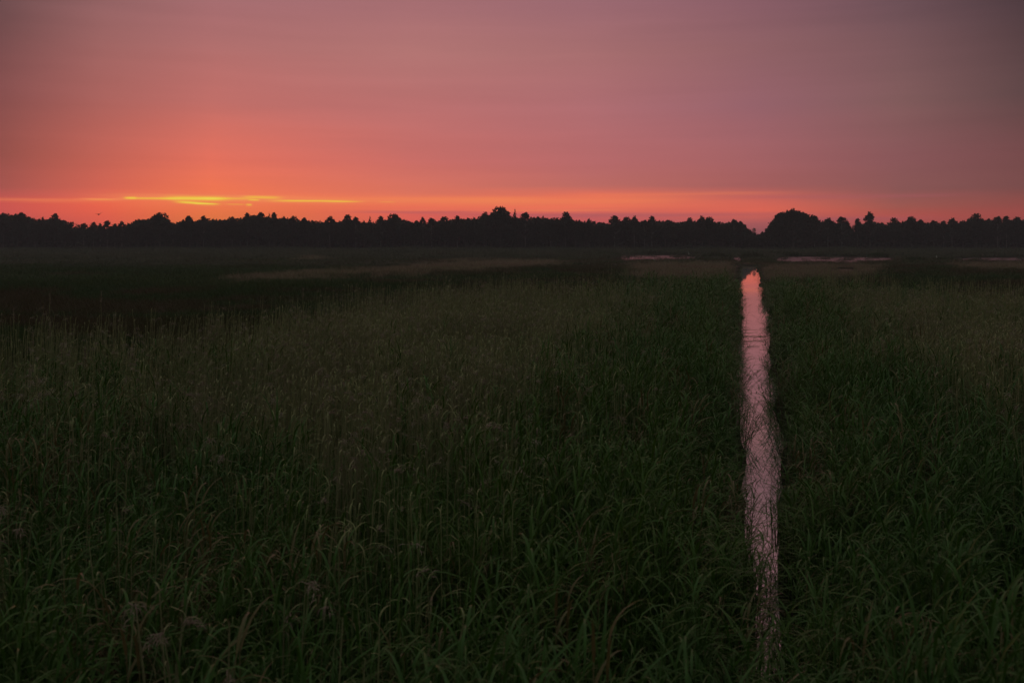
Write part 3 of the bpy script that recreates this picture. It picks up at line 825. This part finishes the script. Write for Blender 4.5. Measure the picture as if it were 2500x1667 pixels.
TREES = [(8, 520, 44, 'r'), (44, 515, 52, 'r'), (85, 529, 40, 'l'), (110, 529, 36, 'l'), (133, 522, 32, 'r'), (158, 531, 36, 'l'), (173, 543, 26, 'b'),
         (205, 544, 36, 's'), (228, 541, 24, 's'), (244, 546, 20, 's'), (262, 537, 30, 's'), (280, 545, 24, 's'), (297, 541, 28, 's'), (318, 537, 32, 'b'), (336, 531, 34, 'l'), (358, 527, 36, 'l'), (390, 519, 54, 'r'),
         (424, 537, 34, 'b'), (443, 533, 28, 'r'), (462, 528, 38, 'r'), (480, 532, 30, 'l'), (497, 525, 26, 's'), (522, 531, 36, 'l'), (546, 528, 36, 'l'), (567, 529, 30, 'r'), (586, 527, 34, 'l'), (604, 518, 28, 's'), (630, 514, 46, 'r'),
         (657, 522, 22, 'c'), (670, 520, 30, 'r'), (692, 525, 36, 'l'), (716, 527, 28, 'r'), (748, 528, 36, 'r'), (776, 533, 38, 'l'), (806, 529, 38, 's'), (830, 533, 30, 'l'), (850, 525, 42, 'r'), (868, 528, 28, 's'), (888, 536, 32, 'l'),
         (903, 530, 20, 'c'), (930, 526, 30, 's'), (962, 522, 46, 'r'), (986, 531, 36, 'l'), (1012, 535, 36, 'r'), (1032, 531, 24, 's'), (1053, 531, 36, 's'), (1086, 530, 50, 'r'), (1117, 525, 30, 's'), (1136, 527, 28, 'l'), (1158, 528, 40, 'l'),
         (1184, 519, 40, 's'), (1222, 504, 60, 'r'), (1257, 512, 20, 'c'), (1283, 517, 42, 's'), (1309, 525, 36, 'r'), (1345, 526, 46, 'l'), (1381, 518, 46, 'r'), (1406, 529, 30, 'l'), (1436, 532, 42, 'l'), (1466, 537, 36, 'b'), (1501, 525, 44, 's'),
         (1530, 529, 36, 'r'), (1549, 528, 26, 's'), (1574, 536, 36, 's'), (1592, 526, 32, 's'), (1625, 534, 54, 'r'), (1664, 539, 42, 'l'), (1684, 532, 30, 'r'), (1714, 528, 32, 's'), (1732, 529, 38, 'r'), (1765, 536, 38, 'l'), (1792, 534, 30, 's'),
         (1811, 537, 32, 'r'), (1829, 553, 26, 'b'), (1871, 560, 34, 'b'), (1937, 508, 118, 'd'), (1989, 525, 36, 's'), (2022, 533, 42, 's'), (2055, 528, 44, 's'), (2074, 545, 24, 'b'), (2094, 532, 26, 's'), (2124, 518, 34, 's'),
         (2151, 540, 34, 'b'), (2183, 532, 38, 'r'), (2208, 538, 30, 'l'), (2226, 528, 42, 'r'), (2251, 533, 34, 'r'), (2280, 537, 36, 's'), (2304, 538, 30, 's'), (2325, 533, 36, 's'), (2352, 531, 36, 'l'), (2383, 522, 48, 'r'),
         (2406, 529, 30, 'l'), (2436, 527, 38, 's'), (2457, 526, 32, 's'), (2482, 529, 38, 'r'), (2506, 530, 36, 'l')]
MARKS = [(0, 'the left frame edge'), (188, 'the low gap in the wood on the left'), (390, 'the mound topped crown left of the yellow streak'), (630, 'the tall crown right under the yellow streak'), (850, 'the round crown left of the frame middle'), (962, 'the domed crown left of the tallest middle tree'),
         (1222, 'the tallest middle tree'), (1257, 'the pointed conifer in the middle'), (1381, 'the tufted crown above the middle marsh'), (1592, 'the wispy crown above the left pond'), (1850, 'the notch above the ditch'), (1937, 'the great domed tree'), (2085, 'the narrow gap right of the domed tree'), (2124, 'the tall wispy tree on the right'), (2383, 'the highest crown near the right edge'), (2500, 'the right frame edge')]
LOOK = {'r': ('rounded dark tree', 'broadleaf_tree'), 'l': ('lumpy dark tree', 'broadleaf_tree'), 's': ('wispy see-through tree', 'birch_tree'), 'c': ('pointed conical tree', 'conifer_tree'), 'b': ('low bushy tree', 'willow_tree'), 'd': ('great domed oak like tree', 'oak_tree')}
ORD = ['next', 'second', 'third', 'fourth', 'fifth', 'sixth', 'seventh', 'eighth', 'ninth', 'tenth', 'eleventh', 'twelfth']
OWN = {390: 'dark tree with a rounded mound top, left of the yellow streak', 630: 'tall rounded dark tree right under the end of the yellow streak', 850: 'rounded crown standing up left of the frame middle', 962: 'domed dark crown with a spike, left of the tallest middle tree',
       1222: 'tallest rounded tree in the middle of the skyline', 1257: 'slim pointed conifer just right of the tallest middle tree', 1381: 'tufted dark crown standing up right of the pointed conifer', 1592: 'wispy crown poking up above the left pond', 1937: 'great domed tree right of the notch above the ditch, broadest of all',
       2124: 'tall wispy tree right of the narrow gap, spiky against the pink', 2383: 'highest rounded crown near the right frame edge', 903: 'small pointed tree between the two round crowns left of middle', 657: 'small pointed tree right beside the tall crown under the streak'}
txs = [t[0] for t in TREES]
cnt = {'r': 0, 'l': 0, 's': 0, 'c': 0, 'b': 0, 'd': 0}; NK = {'r': 3, 'l': 3, 's': 3, 'c': 1, 'b': 2, 'd': 1}; NM = {'r': 'round', 'l': 'lump', 's': 'sparse', 'c': 'cone', 'b': 'bush', 'd': 'dome'}


def tree_label(px, kd):
    if px in OWN: return OWN[px]
    best = min(MARKS, key=lambda m: abs(m[0] - px) if m[0] != px else 1e9)
    lo, hi = sorted((px, best[0])); k = sum(1 for x in txs if lo < x < hi)
    side = 'right of' if px > best[0] else 'left of'
    return '%s, %s tree %s %s' % (LOOK[kd][0], ORD[k] if k else 'first', side, best[1])


for px, ty, wpx, kd in TREES:
    tm, cm, w0, h0 = KIND['%s%d' % (NM[kd], cnt[kd] % NK[kd])]; cnt[kd] += 1
    Yt = 402 + random.uniform(-4, 5) - (8 if kd == 'd' else 0)
    hh = H + (HY - ty) / F * Yt; ww = max(wpx * {'d': 1.1, 'c': 1.5, 's': 1.55}.get(kd, 1.25), 18) / F * Yt
    root = bpy.data.objects.new(LOOK[kd][1], None); C.objects.link(root)
    root.location = (gx(px, Yt), Yt, 0.1); sx = ww / w0; sz = (hh - 0.1) / h0
    root.scale = (sx, (sx + 1) / 2 if kd != 'd' else 1.0, sz); root.rotation_euler = (0, 0, random.choice((0, math.pi)))
    tag(root, tree_label(px, kd), 'tree', 'trees along the edge of the wood')
    link('trunk', tm, root); link('crown', cm, root)

# ------------------------------------------------------------------ reed stands and bushes out on the marsh
def stand_mesh(rs, w, d, h, mat):
    r = np.random.default_rng(rs); mb = MB(); R = random.Random(rs)
    n = int(170 + w * d * 6) + 60
    for _ in range(n):
        u = R.uniform(-1, 1); v = R.uniform(-1, 1)
        if u * u + v * v > 1: continue
        hh = h * (0.35 + 0.65 * (1 - (u * u + v * v)) ** 0.45) * R.uniform(0.75, 1.08)
        ribbon(mb, (u * w / 2, v * d / 2, 0), R.uniform(0, 6.28), R.uniform(1.2, 1.55), hh, 0.10, R.uniform(0.0, 0.7), 3, R.uniform(-1, 1))
    return mb.mesh('reed_stand', [mat])


STANDS = [(1755, 633, 78, 613, M_far, 'broad green reed stand left of the far ditch gap'), (1842, 634, 62, 612, M_far, 'dark green reed stand right of the far ditch gap'),
          (1930, 627, 70, 613, M_dgreen, 'dark reed stand behind the left end of the long pond'), (2040, 626, 90, 611, M_far, 'low grey green reed stand behind the long pond'),
          (2150, 630, 60, 615, M_dgreen, 'dark reed stand behind the right tip of the long pond'), (2248, 640, 60, 626, M_dgreen, 'flat dark bank of reeds left of the pale gap on the right'),
          (2318, 640, 58, 627, M_dgreen, 'dark bank of reeds right of the pale gap, before the right pond'), (2420, 627, 100, 614, M_far, 'long reed stand behind the pond on the right edge'),
          (1480, 627, 90, 614, M_dgreen, 'dark reed stand at the left end of the left pond'), (1385, 624, 60, 610, M_far, 'rounded reed stand left of the left pond'),
          (1210, 624, 110, 612, M_dgreen, 'long dark reed stand under the pointed conifer'), (1010, 625, 120, 611, M_far, 'wide green reed stand in the middle distance, left of middle'),
          (790, 616, 60, 605, M_far, 'low green hummock of reeds left of the frame middle'), (560, 612, 140, 602, M_far, 'long low reed bank before the wood on the left'), (250, 611, 150, 602, M_dgreen, 'dark low reed bank before the wood, far left'),
          (1600, 614, 90, 603, M_pale, 'pale brown reed bank behind the left pond'), (2215, 622, 50, 612, M_pale, 'small pale brown reed bank right of the long pond')]
for i, (px, br, w, tr, mat, lab) in enumerate(STANDS):
    Yb = gy(br); ht = H - (tr - HY) * Yb / F; ww = w / F * Yb
    o = link('reed_stand', stand_mesh(900 + i, ww, min(ww * 0.6, 7.0), ht * 1.05, mat), None, (gx(px, Yb), Yb + 2.5, 0.1))
    tag(o, lab, 'reed stand', 'reed stands out on the marsh')

# ------------------------------------------------------------------ single seed heads that catch the light
HEADS = [(122, 722, 30, 'tall slim pale seed head, highest of the heads on the far left'), (247, 716, 30, 'small white seed head in the dark sedge, right of the tallest one'), (80, 815, 22, 'speckled pale seed head nearest the left frame edge'),
         (122, 795, 23, 'greenish feathery seed head straight below the tallest one'), (149, 848, 19, 'pinkish beige seed head, brightest on the left'), (207, 856, 18, 'pale rounded nodding seed head beside the pinkish one'),
         (324, 842, 19, 'drooping brown seed head right of the pale rounded one'), (33, 757, 27, 'tiny grey seed head close to the left frame edge'), (740, 709, 34, 'upright white tipped seed head alone in the brown sedge'),
         (1100, 716, 40, 'left one of two paired nodding seed heads above the reeds'), (1115, 718, 40, 'right one of two paired nodding seed heads above the reeds'), (159, 827, 21, 'thin pale seed head just behind the pinkish one')]
for i, (px, row, Yh, lab) in enumerate(HEADS):
    z = H - (row - HY) * Yh / F; R = random.Random(i)
    root = bpy.data.objects.new('seed_head', None); C.objects.link(root); root.location = (gx(px, Yh), Yh, 0.15)
    tag(root, lab, 'seed head', 'single seed heads above the marsh')
    st = MB(); tube(st, [(0, 0, 0), (0.02, 0, z * 0.4), (-0.01, 0, z * 0.8), (0.0, 0, z - 0.15)], 0.008, 0.005, 5)
    link('stalk', st.mesh('stalk', [M_dry]), root)
    pl = MB(); k = 46
    for j in range(k):
        t = j / k; ribbon(pl, (0, 0, z - 0.42 + 0.34 * t), R.uniform(0, 6.28), R.uniform(0.3, 1.2), R.uniform(0.04, 0.09) * (1.15 - 0.5 * t), 0.02, R.uniform(0.5, 2.0), 3, R.uniform(-1, 1))
    link('plume', pl.mesh('plume', [M_plume]), root)

# ------------------------------------------------------------------ fallen stalks across the water
FALL = [(821, 1808, 1880, 0.02, 'dark broken reed lying straight across the ditch, longest one'), (826, 1838, 1878, 0.03, 'short bent reed on the water just before the longest fallen one'),
        (833, 1812, 1868, 0.02, 'thin fallen reed across the ditch just below the longest one'), (808, 1806, 1850, 0.03, 'fallen reed reaching from the left bank behind the longest one'), (846, 1826, 1855, 0.02, 'nearest short reed floating in the ditch middle')]
for i, (row, xa, xb, z, lab) in enumerate(FALL):
    Yf = gy(row, z); a = gx(xa, Yf); e = gx(xb, Yf + 0.3); mb = MB(); R = random.Random(i + 70)
    pts = [(a + (e - a) * t, Yf + R.uniform(-.08, .08) + 0.3 * t, z + 0.05 * math.sin(3.1 * t) * (i % 2)) for t in (0, .3, .6, .8, 1)]
    tube(mb, pts, 0.012, 0.005, 5)
    for t in (0.35, 0.55, 0.8):
        q = pts[int(t * 4)]; ribbon(mb, q, R.uniform(-.6, .6), 0.3, R.uniform(0.2, 0.4), 0.022, 0.5, 4)
    tag(link('fallen_reed', mb.mesh('fallen_reed', [M_green])), lab, 'fallen reed', 'broken reeds lying across the ditch')


# ------------------------------------------------------------------ birds
def skinned(name, verts, edges, radii, mat, sub=2):
    me = bpy.data.meshes.new(name); me.from_pydata(verts, edges, []); me.materials.append(mat); o = link(name, me)
    o.modifiers.new('skin', 'SKIN').use_smooth_shade = True
    s = me.skin_vertices[0].data if me.skin_vertices else None
    if s is None:
        bpy.context.view_layer.update(); s = me.skin_vertices[0].data
    for i, r in enumerate(radii): s[i].radius = r if isinstance(r, tuple) else (r, r)
    s[0].use_root = True
    m = o.modifiers.new('sub', 'SUBSURF'); m.levels = sub; m.render_levels = sub
    return o


def flying_bird():
    # body, neck, head, bill, tail; two wings with elbow and tip, one raised and one lowered
    v = [(0, 0, 0), (0.14, 0, 0.02), (0.23, 0, 0.05), (0.29, 0, 0.04), (-0.14, 0, 0.0), (-0.26, 0, -0.01),
         (0.05, 0.16, 0.10), (-0.02, 0.36, 0.22), (-0.12, 0.52, 0.26), (0.05, -0.16, 0.10), (-0.02, -0.36, 0.16), (-0.12, -0.50, 0.10)]
    e = [(0, 1), (1, 2), (2, 3), (0, 4), (4, 5), (0, 6), (6, 7), (7, 8), (0, 9), (9, 10), (10, 11)]
    r = [0.07, 0.045, 0.035, 0.008, 0.045, (0.05, 0.012), (0.07, 0.014), (0.05, 0.010), (0.015, 0.006), (0.07, 0.014), (0.05, 0.010), (0.015, 0.006)]
    return skinned('flying_bird', v, e, r, M_dark)


fb = flying_bird(); Yb = 230
fb.location = (gx(241, Yb), Yb, H + (HY - 524) / F * Yb); fb.rotation_euler = (math.radians(8), math.radians(28), math.radians(-70)); fb.scale = (1.7,) * 3
tag(fb, 'small dark bird gliding over the low gap in the wood', 'bird')


def wading_bird():
    v = [(0, 0, 0.42), (0.13, 0, 0.50), (0.17, 0, 0.64), (0.14, 0, 0.78), (0.18, 0, 0.84), (0.26, 0, 0.83), (0.33, 0, 0.81), (-0.16, 0, 0.38), (-0.25, 0, 0.34),
         (0.0, 0.035, 0.30), (0.02, 0.035, 0.16), (0.0, 0.035, 0.0), (0.0, -0.035, 0.30), (0.02, -0.035, 0.16), (0.0, -0.035, 0.0)]
    e = [(0, 1), (1, 2), (2, 3), (3, 4), (4, 5), (5, 6), (0, 7), (7, 8), (0, 9), (9, 10), (10, 11), (0, 12), (12, 13), (13, 14)]
    r = [0.11, 0.07, 0.035, 0.03, 0.035, 0.015, 0.005, 0.07, 0.02, 0.02, 0.01, 0.01, 0.02, 0.01, 0.01]
    return skinned('white_bird', v, e, r, M_white)


for px, row, s, lab in ((1682, 626, 1.4, 'white wading bird on the far bank of the left pond'), (1597, 641, 0.8, 'small white bird among the plants on the near edge of the left pond'), (2287, 636, 1.3, 'white bird in the gap between two dark reed banks on the right')):
    Yb = gy(row); o = wading_bird(); o.location = (gx(px, Yb), Yb, 0.25); o.scale = (s * .8, s * .8, s * .8); o.rotation_euler = (0, 0, random.uniform(0, 3))
    tag(o, lab, 'bird', 'white birds by the ponds')

# ------------------------------------------------------------------ evening haze
hm = bpy.data.materials.new('haze'); hm.use_nodes = True; nt = hm.node_tree; nt.nodes.clear()
pv = nt.nodes.new('ShaderNodeVolumePrincipled'); pv.inputs['Color'].default_value = (0.82, 0.80, 0.92, 1); pv.inputs['Density'].default_value = 0.00042; pv.inputs['Anisotropy'].default_value = 0.0
mo = nt.nodes.new('ShaderNodeOutputMaterial'); nt.links.new(pv.outputs[0], mo.inputs['Volume'])
mb = MB(); x0, x1, y0, y1, z0, z1 = -2300, 2700, -60, 2020, -1.6, 24
mb.add([(x0, y0, z0), (x1, y0, z0), (x1, y1, z0), (x0, y1, z0), (x0, y0, z1), (x1, y0, z1), (x1, y1, z1), (x0, y1, z1)],
       [(0, 3, 2, 1), (4, 5, 6, 7), (0, 1, 5, 4), (1, 2, 6, 5), (2, 3, 7, 6), (3, 0, 4, 7)])
tag(link('haze', mb.mesh('haze', [hm], False)), 'thin evening haze over the marsh', 'haze', kind='stuff')
